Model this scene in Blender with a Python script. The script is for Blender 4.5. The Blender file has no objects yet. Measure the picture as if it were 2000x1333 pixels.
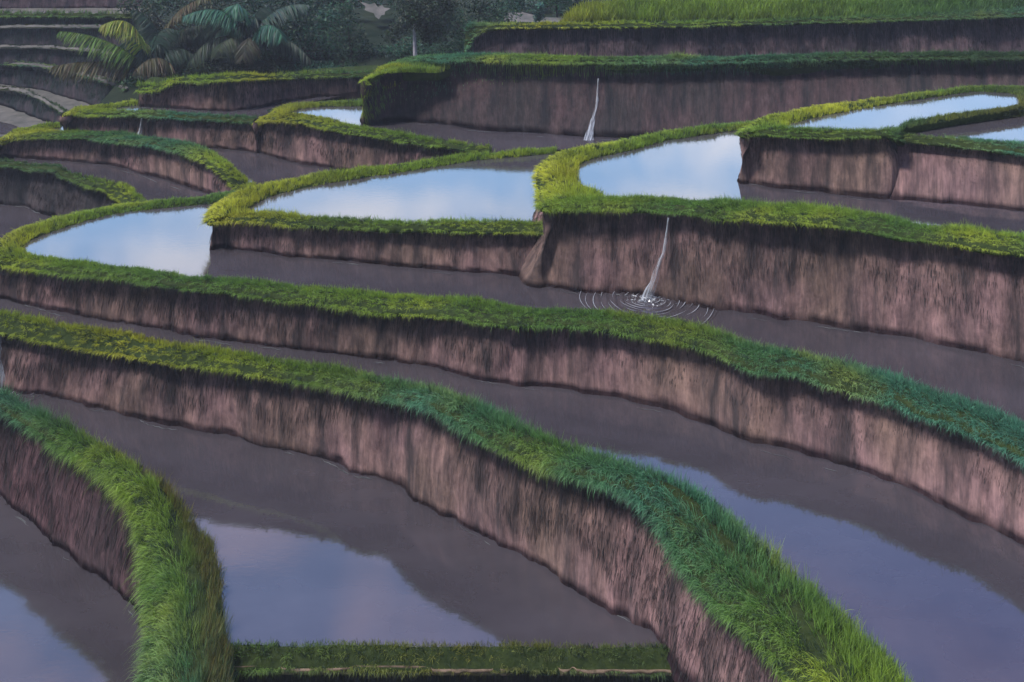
import bpy, math, random
import numpy as np
from mathutils import Vector
from mathutils.geometry import tessellate_polygon

random.seed(7)
rng = np.random.default_rng(11)
scene = bpy.context.scene
COL = scene.collection

# ------------------------------------------------------------------ survey frame
# The camera is level with a shifted lens, so a picture row is a slope below the horizon:
# row s = y + 334 at focal length 2000 gives depth Y = 2000 h / s for a point h below the eye.
F, HOR, CX, ZC = 2000.0, 334.0, 1000.0, 13.4


def P(px, py, h):
    Y = F * h / (py + HOR)
    return np.array([(px - CX) * Y / F, Y, ZC - h])


def PY(px, py, Y):
    return np.array([(px - CX) * Y / F, Y, ZC - (py + HOR) * Y / F])


# ------------------------------------------------------------------ numpy noise
def _hash(ix, iy, seed):
    n = (ix.astype(np.int64) * 374761393 + iy.astype(np.int64) * 668265263 + seed * 974634777) & 0x7fffffff
    n = ((n ^ (n >> 13)) * 1274126177) & 0x7fffffff
    n = n ^ (n >> 16)
    return (n & 0xffff) / 65535.0


def noise2(x, y, seed=0):
    x = np.asarray(x, float); y = np.asarray(y, float)
    x, y = np.broadcast_arrays(x, y)
    ix = np.floor(x); iy = np.floor(y)
    fx = x - ix; fy = y - iy
    fx = fx * fx * (3 - 2 * fx); fy = fy * fy * (3 - 2 * fy)
    a = _hash(ix, iy, seed); b = _hash(ix + 1, iy, seed)
    c = _hash(ix, iy + 1, seed); d = _hash(ix + 1, iy + 1, seed)
    return (a * (1 - fx) + b * fx) * (1 - fy) + (c * (1 - fx) + d * fx) * fy


def fbm(x, y, seed=0, o=3):
    s = 0; a = .5; t = 0
    for k in range(o):
        s = s + a * noise2(np.asarray(x) * 2 ** k, np.asarray(y) * 2 ** k, seed + k * 17); t += a; a *= .5
    return s / t


# ------------------------------------------------------------------ materials
def new_mat(name):
    m = bpy.data.materials.new(name); m.use_nodes = True
    nt = m.node_tree; nt.nodes.clear()
    out = nt.nodes.new('ShaderNodeOutputMaterial')
    return m, nt, out


def N(nt, typ, **kw):
    n = nt.nodes.new(typ)
    for k, v in kw.items():
        if k in n.inputs.keys():
            n.inputs[k].default_value = v
        else:
            setattr(n, k, v)
    return n


def ramp(nt, fac, stops):
    r = nt.nodes.new('ShaderNodeValToRGB')
    els = r.color_ramp.elements
    while len(els) < len(stops): els.new(.5)
    for e, (p, c) in zip(els, stops):
        e.position = p; e.color = (*c, 1)
    nt.links.new(fac, r.inputs['Fac'])
    return r.outputs['Color']


def mapped_noise(nt, coord, scale, detail=4, rough=.6, dist=0.0):
    mp = nt.nodes.new('ShaderNodeMapping'); mp.inputs['Scale'].default_value = scale
    nt.links.new(coord, mp.inputs['Vector'])
    n = nt.nodes.new('ShaderNodeTexNoise'); n.inputs['Scale'].default_value = 1.0
    n.inputs['Detail'].default_value = detail; n.inputs['Roughness'].default_value = rough
    n.inputs['Distortion'].default_value = dist
    nt.links.new(mp.outputs['Vector'], n.inputs['Vector'])
    return n.outputs['Fac']


def mixc(nt, fac, a, b, mode='MIX'):
    m = nt.nodes.new('ShaderNodeMix'); m.data_type = 'RGBA'; m.blend_type = mode
    if isinstance(fac, (int, float)): m.inputs[0].default_value = fac
    else: nt.links.new(fac, m.inputs[0])
    for i, v in ((6, a), (7, b)):
        if isinstance(v, tuple): m.inputs[i].default_value = (*v, 1)
        else: nt.links.new(v, m.inputs[i])
    return m.outputs[2]


def earth_material(name, clay, clay2, dark):
    """Cut clay bank: fibrous vertical strokes, run-down streaks of dark humus, ochre patches."""
    m, nt, out = new_mat(name)
    uv = N(nt, 'ShaderNodeUVMap'); uv.uv_map = 'UVMap'
    c = uv.outputs['UV']
    fine = mapped_noise(nt, c, (21, 3.4, 1), 7, .74, .7)
    clod = mapped_noise(nt, c, (5.5, 4.2, 1), 6, .68, .3)
    mid = mapped_noise(nt, c, (2.6, .55, 1), 6, .66, .35)
    big = mapped_noise(nt, c, (.55, .5, 1), 3, .5)
    base = mixc(nt, ramp(nt, big, [(.38, (0, 0, 0)), (.62, (1, 1, 1))]), clay, clay2)
    strk = ramp(nt, fine, [(.30, (.66, .64, .66)), (.5, (1, 1, 1)), (.72, (1.28, 1.24, 1.23))])
    base = mixc(nt, 1.0, base, strk, 'MULTIPLY')
    base = mixc(nt, 1.0, base, ramp(nt, clod, [(.35, (.62, .62, .64)), (.62, (1.15, 1.13, 1.12))]), 'MULTIPLY')
    stain = ramp(nt, mid, [(.40, (0, 0, 0)), (.64, (1, 1, 1))])
    sf = N(nt, 'ShaderNodeMath', operation='MULTIPLY'); sf.inputs[1].default_value = .86
    nt.links.new(stain, sf.inputs[0])
    base = mixc(nt, sf.outputs[0], base, dark)
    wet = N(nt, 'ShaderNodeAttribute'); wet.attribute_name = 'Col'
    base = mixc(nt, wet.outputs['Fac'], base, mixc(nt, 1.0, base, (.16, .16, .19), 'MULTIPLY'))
    d = N(nt, 'ShaderNodeBsdfDiffuse'); d.inputs['Roughness'].default_value = .8
    nt.links.new(base, d.inputs['Color'])
    bsum = N(nt, 'ShaderNodeMath', operation='ADD')
    nt.links.new(fine, bsum.inputs[0]); nt.links.new(clod, bsum.inputs[1])
    b = N(nt, 'ShaderNodeBump'); b.inputs['Strength'].default_value = .7; b.inputs['Distance'].default_value = .05
    nt.links.new(bsum.outputs[0], b.inputs['Height'])
    nt.links.new(b.outputs[0], d.inputs['Normal'])
    nt.links.new(d.outputs[0], out.inputs['Surface'])
    return m


def leaf_material(name, trans=.3, rough=.55, spec=.15):
    """Blade / leaf colour comes from the plant's own colour attribute."""
    m, nt, out = new_mat(name)
    a = N(nt, 'ShaderNodeAttribute'); a.attribute_name = 'Col'
    d = N(nt, 'ShaderNodeBsdfDiffuse'); t = N(nt, 'ShaderNodeBsdfTranslucent')
    nt.links.new(a.outputs['Color'], d.inputs['Color']); nt.links.new(a.outputs['Color'], t.inputs['Color'])
    mx = N(nt, 'ShaderNodeMixShader'); mx.inputs[0].default_value = trans
    nt.links.new(d.outputs[0], mx.inputs[1]); nt.links.new(t.outputs[0], mx.inputs[2])
    g = N(nt, 'ShaderNodeBsdfGlossy'); g.inputs['Roughness'].default_value = rough
    g.inputs['Color'].default_value = (.5, .5, .5, 1)
    m2 = N(nt, 'ShaderNodeMixShader'); m2.inputs[0].default_value = spec * .3
    nt.links.new(mx.outputs[0], m2.inputs[1]); nt.links.new(g.outputs[0], m2.inputs[2])
    nt.links.new(m2.outputs[0], out.inputs['Surface'])
    return m


def water_material(name, mud, ior, bump=.02, rip=0.0):
    m, nt, out = new_mat(name)
    geo = N(nt, 'ShaderNodeNewGeometry')
    n1 = mapped_noise(nt, geo.outputs['Position'], (.5, .9, 1), 4, .6)
    n2 = mapped_noise(nt, geo.outputs['Position'], (7, 16, 1), 3, .55)
    colr = ramp(nt, n1, [(.3, tuple(x * .8 for x in mud)), (.7, tuple(x * 1.2 for x in mud))])
    d = N(nt, 'ShaderNodeBsdfDiffuse'); nt.links.new(colr, d.inputs['Color'])
    g = N(nt, 'ShaderNodeBsdfGlossy'); g.inputs['Roughness'].default_value = .035
    g.inputs['Color'].default_value = (.97, .98, 1, 1)
    b = N(nt, 'ShaderNodeBump'); b.inputs['Strength'].default_value = bump; b.inputs['Distance'].default_value = .02
    nt.links.new(n2, b.inputs['Height']); nt.links.new(b.outputs[0], g.inputs['Normal'])
    fr = N(nt, 'ShaderNodeFresnel'); fr.inputs['IOR'].default_value = ior
    mx = N(nt, 'ShaderNodeMixShader'); nt.links.new(fr.outputs[0], mx.inputs[0])
    nt.links.new(d.outputs[0], mx.inputs[1]); nt.links.new(g.outputs[0], mx.inputs[2])
    nt.links.new(mx.outputs[0], out.inputs['Surface'])
    return m


def soil_material(name, a, b, scale=3.0):
    m, nt, out = new_mat(name)
    geo = N(nt, 'ShaderNodeNewGeometry')
    n1 = mapped_noise(nt, geo.outputs['Position'], (scale, scale, scale), 6, .65)
    c = ramp(nt, n1, [(.35, a), (.65, b)])
    d = N(nt, 'ShaderNodeBsdfDiffuse'); nt.links.new(c, d.inputs['Color'])
    bp = N(nt, 'ShaderNodeBump'); bp.inputs['Strength'].default_value = .6; bp.inputs['Distance'].default_value = .05
    nt.links.new(n1, bp.inputs['Height']); nt.links.new(bp.outputs[0], d.inputs['Normal'])
    nt.links.new(d.outputs[0], out.inputs['Surface'])
    return m


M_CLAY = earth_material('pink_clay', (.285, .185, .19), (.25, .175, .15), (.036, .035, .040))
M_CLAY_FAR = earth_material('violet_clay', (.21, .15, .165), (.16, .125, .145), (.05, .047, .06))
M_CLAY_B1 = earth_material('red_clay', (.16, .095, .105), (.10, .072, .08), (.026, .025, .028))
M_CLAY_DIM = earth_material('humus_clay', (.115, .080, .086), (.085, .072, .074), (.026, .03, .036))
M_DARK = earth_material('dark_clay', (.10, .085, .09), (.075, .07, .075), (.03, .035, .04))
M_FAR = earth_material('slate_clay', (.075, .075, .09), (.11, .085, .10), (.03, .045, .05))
M_TURF = soil_material('turf_soil', (.022, .036, .014), (.045, .065, .022), 9)
M_GROUND = soil_material('hill_soil', (.012, .022, .016), (.03, .04, .026), .6)
M_EDGE_GLINT = soil_material('edge_glint', (.07, .08, .085), (.17, .19, .20), 5)
M_LIP = soil_material('earth_lip', (.07, .06, .04), (.27, .20, .15), 7)
M_PALE = soil_material('pale_mud', (.085, .09, .085), (.165, .16, .155), 1.6)
M_GRASS = leaf_material('grass_blades', .28)
M_LEAF = leaf_material('tree_leaves', .22)
M_FROND = leaf_material('palm_leaflets', .3)
M_WATER = water_material('paddy_water', (.058, .053, .064), 2.05)
M_BARK_PALE = soil_material('pale_bark', (.42, .40, .46), (.60, .57, .64), 6)
M_BARK = soil_material('dark_bark', (.02, .018, .018), (.05, .042, .04), 6)


def foam_material():
    m, nt, out = new_mat('falling_water')
    uv = N(nt, 'ShaderNodeUVMap'); uv.uv_map = 'UVMap'
    n = mapped_noise(nt, uv.outputs['UV'], (26, 1.4, 1), 4, .6)
    d = N(nt, 'ShaderNodeBsdfPrincipled')
    d.inputs['Base Color'].default_value = (.55, .62, .72, 1); d.inputs['Roughness'].default_value = .25
    tr = N(nt, 'ShaderNodeBsdfTransparent')
    a = ramp(nt, n, [(.38, (.06, .06, .06)), (.66, (.75, .75, .75))])
    mx = N(nt, 'ShaderNodeMixShader'); nt.links.new(a, mx.inputs[0])
    nt.links.new(tr.outputs[0], mx.inputs[1]); nt.links.new(d.outputs[0], mx.inputs[2])
    nt.links.new(mx.outputs[0], out.inputs['Surface'])
    return m


M_FALL = foam_material()


# ------------------------------------------------------------------ object helpers
def mesh_obj(name, verts, faces, mat, parent=None, uvs=None, cols=None, smooth=False):
    """verts (n,3); faces: list of lists or (m,k) int array."""
    verts = np.asarray(verts, np.float32)
    me = bpy.data.meshes.new(name)
    if isinstance(faces, np.ndarray):
        m, k = faces.shape
        me.vertices.add(len(verts)); me.vertices.foreach_set('co', verts.ravel())
        me.loops.add(m * k); me.loops.foreach_set('vertex_index', faces.ravel().astype(np.int32))
        me.polygons.add(m); me.polygons.foreach_set('loop_start', np.arange(0, m * k, k, dtype=np.int32))
        me.update(calc_edges=True)
    else:
        me.from_pydata(verts.tolist(), [], faces); me.update()
    if uvs is not None:
        ul = me.uv_layers.new(name='UVMap')
        idx = np.empty(len(me.loops), np.int32); me.loops.foreach_get('vertex_index', idx)
        ul.data.foreach_set('uv', np.asarray(uvs, np.float32)[idx].ravel())
    if cols is not None:
        ca = me.color_attributes.new('Col', 'FLOAT_COLOR', 'POINT')
        c = np.ones((len(verts), 4), np.float32); c[:, :3] = cols
        ca.data.foreach_set('color', c.ravel())
    if smooth:
        me.polygons.foreach_set('use_smooth', np.ones(len(me.polygons), bool))
    me.materials.append(mat)
    o = bpy.data.objects.new(name, me); COL.objects.link(o)
    if parent is not None:
        o.parent = parent
        o.matrix_parent_inverse = parent.matrix_world.inverted() if False else o.matrix_parent_inverse
        o.location = -Vector(parent.location)
    return o


def tag(o, label=None, cat=None, group=None, kind=None):
    if label: o['label'] = label
    if cat: o['category'] = cat
    if group: o['group'] = group
    if kind: o['kind'] = kind
    return o


def thing(name, loc, label, cat, group=None):
    o = bpy.data.objects.new(name, None); COL.objects.link(o)
    o.empty_display_size = .2
    o.location = [float(v) for v in loc]
    return tag(o, label, cat, group)


def grid_faces(rows, cols):
    i = np.arange(rows - 1)[:, None] * cols + np.arange(cols - 1)[None, :]
    i = i.ravel()
    return np.stack([i, i + 1, i + cols + 1, i + cols], 1)


def blades(root, tip_dir, L, W, col, sag, side=None):
    """Curved tapered blades. All arrays of length n; returns verts, quad faces, cols."""
    n = len(root)
    if side is None:
        a = rng.uniform(0, math.pi, n)
        # broad side roughly across the line of growth
        ref = np.stack([np.cos(a), np.sin(a), np.zeros(n)], 1)
        side = np.cross(tip_dir, ref)
        side /= np.linalg.norm(side, axis=1, keepdims=True) + 1e-9
    ts = np.array([0, .38, .72, 1.0]); ws = np.array([.8, 1, .66, .08])
    V = np.empty((n, 4, 2, 3), np.float32)
    for k, (t, w) in enumerate(zip(ts, ws)):
        c = root + tip_dir * (L * t)[:, None]
        c[:, 2] -= sag * L * t * t
        V[:, k, 0] = c - side * (W * w * .5)[:, None]
        V[:, k, 1] = c + side * (W * w * .5)[:, None]
    V = V.reshape(-1, 3)
    b = np.arange(n)[:, None] * 8
    f = np.concatenate([b + np.array([[2 * k, 2 * k + 1, 2 * k + 3, 2 * k + 2]]) for k in range(3)], 0)
    shade = np.repeat(col, 8, 0)
    return V, f, shade


def lerp(a, b, t): return a + (b - a) * t


def resample_px(pts, n):
    """Points (x, y[, flag]) -> n samples by arc length; flags interpolated."""
    a = np.array([[p[0], p[1], (p[2] if len(p) > 2 else 0)] for p in pts], float)
    d = np.r_[0, np.cumsum(np.hypot(np.diff(a[:, 0]), np.diff(a[:, 1])))]
    t = np.linspace(0, d[-1], n)
    return np.stack([np.interp(t, d, a[:, k]) for k in range(3)], 1)


def smooth3(A, k):
    if k < 2: return A
    w = np.hanning(k + 2)[1:-1]; w /= w.sum()
    p = np.concatenate([np.repeat(A[:1], k, 0) + (np.arange(-k, 0)[:, None]) * (A[1] - A[0]), A,
                        np.repeat(A[-1:], k, 0) + (np.arange(1, k + 1)[:, None]) * (A[-1] - A[-2])])
    out = np.stack([np.convolve(p[:, i], w, 'same') for i in range(A.shape[1])], 1)
    return out[k:-k]


def color_along(stops, t):
    s = np.array([x[0] for x in stops]); c = np.array([x[1] for x in stops])
    return np.stack([np.interp(t, s, c[:, k]) for k in range(3)], 1)


YEL = (.40, .42, .04); LIM = (.25, .38, .045); GRN = (.13, .265, .055)
MID = (.085, .18, .06); TEA = (.09, .27, .155); BLU = (.075, .23, .16); DRK = (.022, .045, .026); OLV = (.15, .16, .04)

BANKS = {}
DEBUG = False


def bank(key, name, label, outer, inner, foot, hu, hl, G=.16, cols=((0, LIM), (1, GRN)), mat=None,
         k=.20, drape=.14, dens=1.0, lo=.40, hi=.12, back=0.0, offs=.22, minw=.16, sm=9, hset=None, recess=.10, turf=None, hang=.6, hangcol=None, leftdrape=None, shademap=None, gmap=((0, 1), (1, 1)),
         cat='terrace bank', flare=1.5, rise=.10, wfac=1.0, bumpy=1.0, glint=True, innercol=None, gap=None):
    """One terrace bank: earth face, turf on the bund, fringe of grass. Surveyed in picture rows:
    outer = crest over the face (flag 1 where the face is turned away), inner = waterline of the field it holds,
    foot = waterline below. hu / hl = depth below the eye of the upper / lower level."""
    mat = mat or M_CLAY
    n = 260
    o = resample_px(outer, n); i = resample_px(inner, n)
    fx = np.array([p[0] for p in foot]); fy = np.array([p[1] for p in foot]); od = np.argsort(fx)
    w = o[:, 2]
    fyi = np.interp(o[:, 0], fx[od], fy[od])
    Yf = F * hl / (fyi + HOR)
    Yi0 = F * hu / (i[:, 1] + HOR)
    gm = np.interp(np.linspace(0, 1, n), *zip(*gmap))
    grow = (1.15 * G + .03) * gm * F / Yi0                       # picture rows covered by standing blades
    oyf = o[:, 1] - (1.05 * drape + .45 * G + .07) * gm * F / Yi0
    so = oyf + HOR
    if not isinstance(k, float): k = np.interp(np.linspace(0, 1, n), *zip(*k))
    Yo = (Yf + k * hl) / (1 + k * so / F)
    ho = np.clip(so * Yo / F, hu - lo, hu + hi)
    Yo = ho * F / so
    # faces turned away: crest silhouette behind the bund
    sob = o[:, 1] + grow + HOR
    hb = np.full(n, hu - rise) if hset is None else np.interp(np.linspace(0, 1, n), *zip(*hset))
    Yb = hb * F / sob
    tpx = np.abs(np.gradient(o[:, 0])) / (np.hypot(np.gradient(o[:, 0]), np.gradient(o[:, 1])) + 1e-9)
    Yi_b = F * hu / (i[:, 1] + HOR)
    Yb = np.where((w > .5) & (tpx > .85), np.maximum(Yb, Yi_b + .38), Yb)
    hb = sob * Yb / F
    Yo2 = lerp(Yo, Yb, w); ho2 = lerp(ho, hb, w)
    O = np.stack([(o[:, 0] - CX) * Yo2 / F, Yo2, ZC - ho2], 1)
    iy = i[:, 1] + grow * (1 - w)
    Yi = F * hu / (iy + HOR)
    Yi = np.where(w < .5, np.maximum(Yi, Yo2 + minw), Yi)
    I = np.stack([(i[:, 0] - CX) * Yi / F, Yi, np.full(n, ZC - hu)], 1)
    I = smooth3(I, sm); O = smooth3(O, sm)
    out = O - I; out[:, 2] = 0; L2 = np.linalg.norm(out, axis=1, keepdims=True)
    # crest tangent normal, pointing from the field outwards
    tg = np.gradient(O, axis=0); tg[:, 2] = 0
    nrm = np.stack([tg[:, 1], -tg[:, 0], np.zeros(n)], 1); nrm /= np.linalg.norm(nrm, axis=1, keepdims=True) + 1e-9
    sgn = np.sign(np.sum(nrm * out, 1).sum()) or 1.0
    nrm = smooth3(nrm * sgn, 15); nrm /= np.linalg.norm(nrm, axis=1, keepdims=True) + 1e-9
    hb_ = np.maximum(O[:, 2] - (ZC - hl), .2)
    Fv = np.stack([(o[:, 0] - CX) * Yf / F, Yf, np.full(n, ZC - hl)], 1)
    Fh = O + nrm * (offs * hb_)[:, None]; Fh[:, 2] = ZC - hl
    Ft = Fv * (1 - w)[:, None] + Fh * w[:, None]
    # keep the foot outside the crest
    push = np.sum((Ft - O) * nrm, 1)
    Ft = Ft + nrm * np.maximum(.16 * hb_ - push, 0)[:, None]
    Ft = smooth3(Ft, sm); Ft[:, 2] = ZC - hl
    # resample by real length
    seg = np.linalg.norm(np.diff(O, axis=0), axis=1); d = np.r_[0, np.cumsum(seg)]
    Ln = d[-1]
    step = max(.03, .0021 * np.median(O[:, 1]))
    m = int(np.clip(Ln / step, 40, 1100))
    t = np.linspace(0, Ln, m)
    rs = lambda A: np.stack([np.interp(t, d, A[:, c]) for c in range(3)], 1)
    O, I, Ft, nrm = rs(O), rs(I), rs(Ft), rs(nrm)
    wv = np.interp(t, d, w)
    BANKS[key] = dict(O=O, I=I, F=Ft, n=nrm, M=lerp(I, O, .45), w=wv)
    seed = abs(hash(key)) % 997 if False else sum(map(ord, key)) * 7

    if DEBUG: print(key, 'minwidth', np.round(np.linalg.norm((O - I)[:, :2], axis=1)[::max(m // 8, 1)], 2), 'crest', np.round(O[::max(m // 8, 1), 2] - (ZC - hu), 2))
    mid = O[m // 2]
    root = thing(name, (mid[0], mid[1], ZC - hl), label, cat)
    # --- earth face
    R = 22
    v = np.linspace(0, 1, R)
    H = (O[:, 2] - (ZC - hl))[None, :]
    prof = np.clip((v[:, None] - .22) / .78, 0, 1) ** flare
    pos = O[None] * (1 - prof[..., None]) + Ft[None] * prof[..., None]
    pos[..., 2] = O[None, :, 2] - v[:, None] * (H + .12)
    pos -= nrm[None] * (.02 + recess * np.exp(-((v - .16) / .2) ** 2))[:, None, None]
    uu = np.repeat(t[None], R, 0); vv = v[:, None] * H
    slant = uu + .10 * vv
    amp = (.25 + .75 * v[:, None] ** .7)
    disp = amp * ((fbm(slant * .8, vv * .5, seed) - .5) * .34 + (fbm(uu * 2.6, vv * 2.4, seed + 2) - .5) * .09 + (fbm(slant * 4.5, vv * .8, seed + 3) - .5) * .13
                  + (noise2(slant * 13, vv * 2.6, seed + 5) - .5) * .026)
    disp += .05 * (fbm(uu * 3, 0 * uu, seed + 9) - .5) * (v[:, None] > .9)
    pos = pos + nrm[None] * disp[..., None]
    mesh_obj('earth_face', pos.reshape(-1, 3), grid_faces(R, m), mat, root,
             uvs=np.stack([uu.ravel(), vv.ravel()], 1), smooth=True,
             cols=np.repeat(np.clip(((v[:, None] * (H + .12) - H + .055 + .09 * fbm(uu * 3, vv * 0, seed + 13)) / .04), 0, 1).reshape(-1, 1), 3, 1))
    # --- turf on the bund
    rows = []
    base = I - nrm * .10; base[:, 2] -= .25
    rows.append(base); rows.append(I + np.array([0, 0, -.01]))
    lift = np.maximum(O[:, 2], I[:, 2] + .05)
    for a, zf in ((.18, .55), (.45, .95), (.75, 1.06)):
        q = lerp(I, O, a); q[:, 2] = lerp(I[:, 2], lift, zf); rows.append(q)
    q = O.copy(); rows.append(q)
    q = O + nrm * .10; q[:, 2] -= .05; rows.append(q)
    q = O + nrm * .11; q[:, 2] -= .11; rows.append(q)
    q = O - nrm * .02; q[:, 2] -= .16; rows.append(q)
    T = np.stack(rows)
    if back > 0:
        b0 = I.copy(); b0[:, 1] += back; b0[:, 2] += .02
        T = np.concatenate([b0[None], np.stack(rows[1:])])
    bn = (fbm(np.repeat(t[None], len(T), 0) * 2.2, np.arange(len(T))[:, None] * .7, seed + 21) - .5) * .10
    T[2:, :, 2] += bn[2:] * bumpy
    mesh_obj('turf', T.reshape(-1, 3), grid_faces(len(T), m), turf or M_TURF, root, smooth=True)
    # --- grass tufts
    Wd = np.linalg.norm((O - I)[:, :2], axis=1)
    area = float(np.sum((Wd + drape * .8)[:-1] * np.diff(t)))
    Ym = O[:, 1]
    nt_ = int(area * 330 * dens * (17 / np.median(Ym)) ** .55)
    pu = rng.uniform(0, 1, nt_)
    cw = np.r_[0, np.cumsum((Wd + drape)[:-1] * np.diff(t))]; cw /= cw[-1]
    tu = np.interp(pu, cw, t)
    ac = rng.uniform(.03, 1.0 + .16 / np.maximum(np.mean(Wd), .2), nt_)
    ac = np.clip(ac, 0, 1.05)
    gi = lambda A: np.stack([np.interp(tu, t, A[:, c]) for c in range(3)], 1)
    Oi, Ii, ni = gi(O), gi(I), gi(nrm)
    wi = np.interp(tu, t, wv)
    aa = np.minimum(ac, 1)
    rp = lerp(Ii, Oi, aa[:, None])
    j0 = np.clip(np.interp(tu, t, np.arange(m)), 0, m - 1.001); ji = j0.astype(int); jf = j0 - ji
    arow = np.array([0, .18, .45, .75, 1.0]); ZR = T[1:6, :, 2]
    zz = np.stack([ZR[r_, ji] * (1 - jf) + ZR[r_, ji + 1] * jf for r_ in range(5)], 1)
    kr = np.clip(np.searchsorted(arow, aa, 'right') - 1, 0, 3); ar_ = np.arange(nt_)
    fr_ = (aa - arow[kr]) / (arow[kr + 1] - arow[kr])
    rp[:, 2] = zz[ar_, kr] * (1 - fr_) + zz[ar_, kr + 1] * fr_ + .012
    over = np.maximum(ac - 1, 0)
    rp += ni * .09 * (over > 0)[:, None]
    rp[:, 2] -= over * 1.4
    # patchiness: tufts thin out where the turf is bare
    patch = fbm(tu * 1.6, ac * 1.5 + 3, seed + 31)
    keep = rng.uniform(0, 1, nt_) < np.clip((patch - .08) * 3.4, .3, 1)
    if gap: keep &= ~((np.abs(ac - .5 - .12 * np.sin(tu * 2.3)) < .13) & (tu / Ln > gap) & (rng.uniform(0, 1, nt_) < .85))
    rp, ni, ac, tu, wi, patch = rp[keep], ni[keep], ac[keep], tu[keep], wi[keep], patch[keep]
    nb = 15
    n_t = len(rp)
    idx = np.repeat(np.arange(n_t), nb)
    nn = len(idx)
    Yb_ = rp[idx, 1]
    lean = np.clip((ac[idx] - .45) * 1.7, -.25, 1.05)       # outwards at the lip, upright in the field
    ang = rng.normal(0, .30, nn)
    tgv = np.stack([-ni[idx][:, 1], ni[idx][:, 0], np.zeros(nn)], 1)
    dirv = ni[idx] * (lean * .5 + rng.normal(0, .16, nn))[:, None] + tgv * ang[:, None]
    dirv[:, 2] = 1.0 - .55 * np.maximum(lean, 0) + rng.normal(0, .12, nn)
    dirv /= np.linalg.norm(dirv, axis=1, keepdims=True)
    big = .45 + 1.05 * fbm(tu * 1.1, ac, seed + 41)
    Lb = G * np.interp(tu[idx] / Ln, *zip(*gmap)) * np.where(rng.uniform(0, 1, nn) < .12, 1.5, 1) * rng.uniform(.6, 1.3, nn) * big[idx] * 1.0
    Wb = np.maximum(.0055, .00030 * Yb_) * rng.uniform(.7, 1.25, nn) * wfac
    root_p = rp[idx] + np.stack([rng.normal(0, .028, nn), rng.normal(0, .028, nn), np.full(nn, -.015)], 1)
    sag = .08 + .55 * np.clip(lean, 0, 1) + rng.uniform(0, .25, nn)
    base_c = color_along(cols, tu / Ln)  # stops mix grass tones with warm light painted onto the left ends
    hue = fbm(tu * .8, ac * 1.2, seed + 51); h2 = rng.uniform(0, 1, n_t)
    tuftc = base_c * (.72 + .55 * h2)[:, None]
    yel = np.clip((hue - .5) * 3, 0, 1)[:, None]; tuftc = tuftc * (1 - .45 * yel) + np.array(YEL) * (.45 * yel) * (base_c.max(1, keepdims=True) / .2)
    if innercol:
        mi = (np.clip((.5 - ac) * 5, 0, 1) * np.clip((tu / Ln - .42) * 8, 0, 1) * rng.uniform(.5, 1, n_t))[:, None]
        tuftc = tuftc * (1 - mi) + np.array(innercol) * mi * rng.uniform(.6, 1.3, (n_t, 1))
    dk = (rng.uniform(0, 1, n_t) < .12)[:, None]; tuftc = np.where(dk, np.array(DRK) * 1.3, tuftc)
    colb = tuftc[idx] * rng.uniform(.72, 1.3, (nn, 1))
    V, fcs, cc = blades(root_p, dirv, Lb, Wb, colb, sag)
    # blades hung down the upper face: grass, plus dark ones standing in for shade
    if hang > 0:
        kh = int(Ln * (1900 if shademap else 620) * (17 / np.median(Ym)) ** .5)
        hu_ = rng.uniform(0, m - 1.001, kh)
        if shademap: hu_ = hu_[rng.uniform(0, 1, kh) < .33 + .67 * np.clip(np.interp(hu_ / m, *zip(*shademap)), 0, 1)]; kh = len(hu_)
        i0 = hu_.astype(int)
        clump = fbm(hu_ * step * 1.3, 0 * hu_, seed + 61)
        mx_ = np.clip(hang * (.3 + 1.5 * clump), .05, 1)
        if shademap: mx_ = np.maximum(mx_, np.interp(hu_ / m, *zip(*shademap)))  # dark blades carry painted shade over the bank's right end
        if leftdrape:
            mx_ = np.maximum(mx_, np.interp(hu_ / m, *zip(*leftdrape)))
        hv = rng.uniform(0, 1, kh) ** 1.5 * mx_ * .85
        r0 = np.clip((hv * (R - 1)).astype(int), 0, R - 2)
        hp = pos[r0, i0] + nrm[i0] * .01 + rng.normal(0, .012, (kh, 3))
        hd = nrm[i0] * rng.uniform(.15, .5, kh)[:, None] + np.stack([rng.normal(0, .12, kh), 0 * hu_, -np.ones(kh)], 1)
        hd /= np.linalg.norm(hd, axis=1, keepdims=True)
        hc = np.array(hangcol or (.05, .047, .05))[None] * rng.uniform(.5, 1.5, (kh, 1))
        if leftdrape:
            gsel = (hv < np.interp(hu_ / m, *zip(*leftdrape)) * .8)[:, None]
            hc = np.where(gsel, color_along(cols, hu_ / m) * rng.uniform(.5, 1.25, (kh, 1)), hc)
        V2, f2, c2 = blades(hp, hd, G * rng.uniform(.5, 1.4, kh), np.maximum(.005, .00036 * hp[:, 1]), hc, rng.uniform(.1, .5, kh))
        fcs = np.concatenate([fcs, f2 + len(V)]); V = np.concatenate([V, V2]); cc = np.concatenate([cc, c2])
    g = mesh_obj('grass_fringe', V, fcs, M_GRASS, root, cols=cc)
    g['kind'] = 'stuff'
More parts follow.
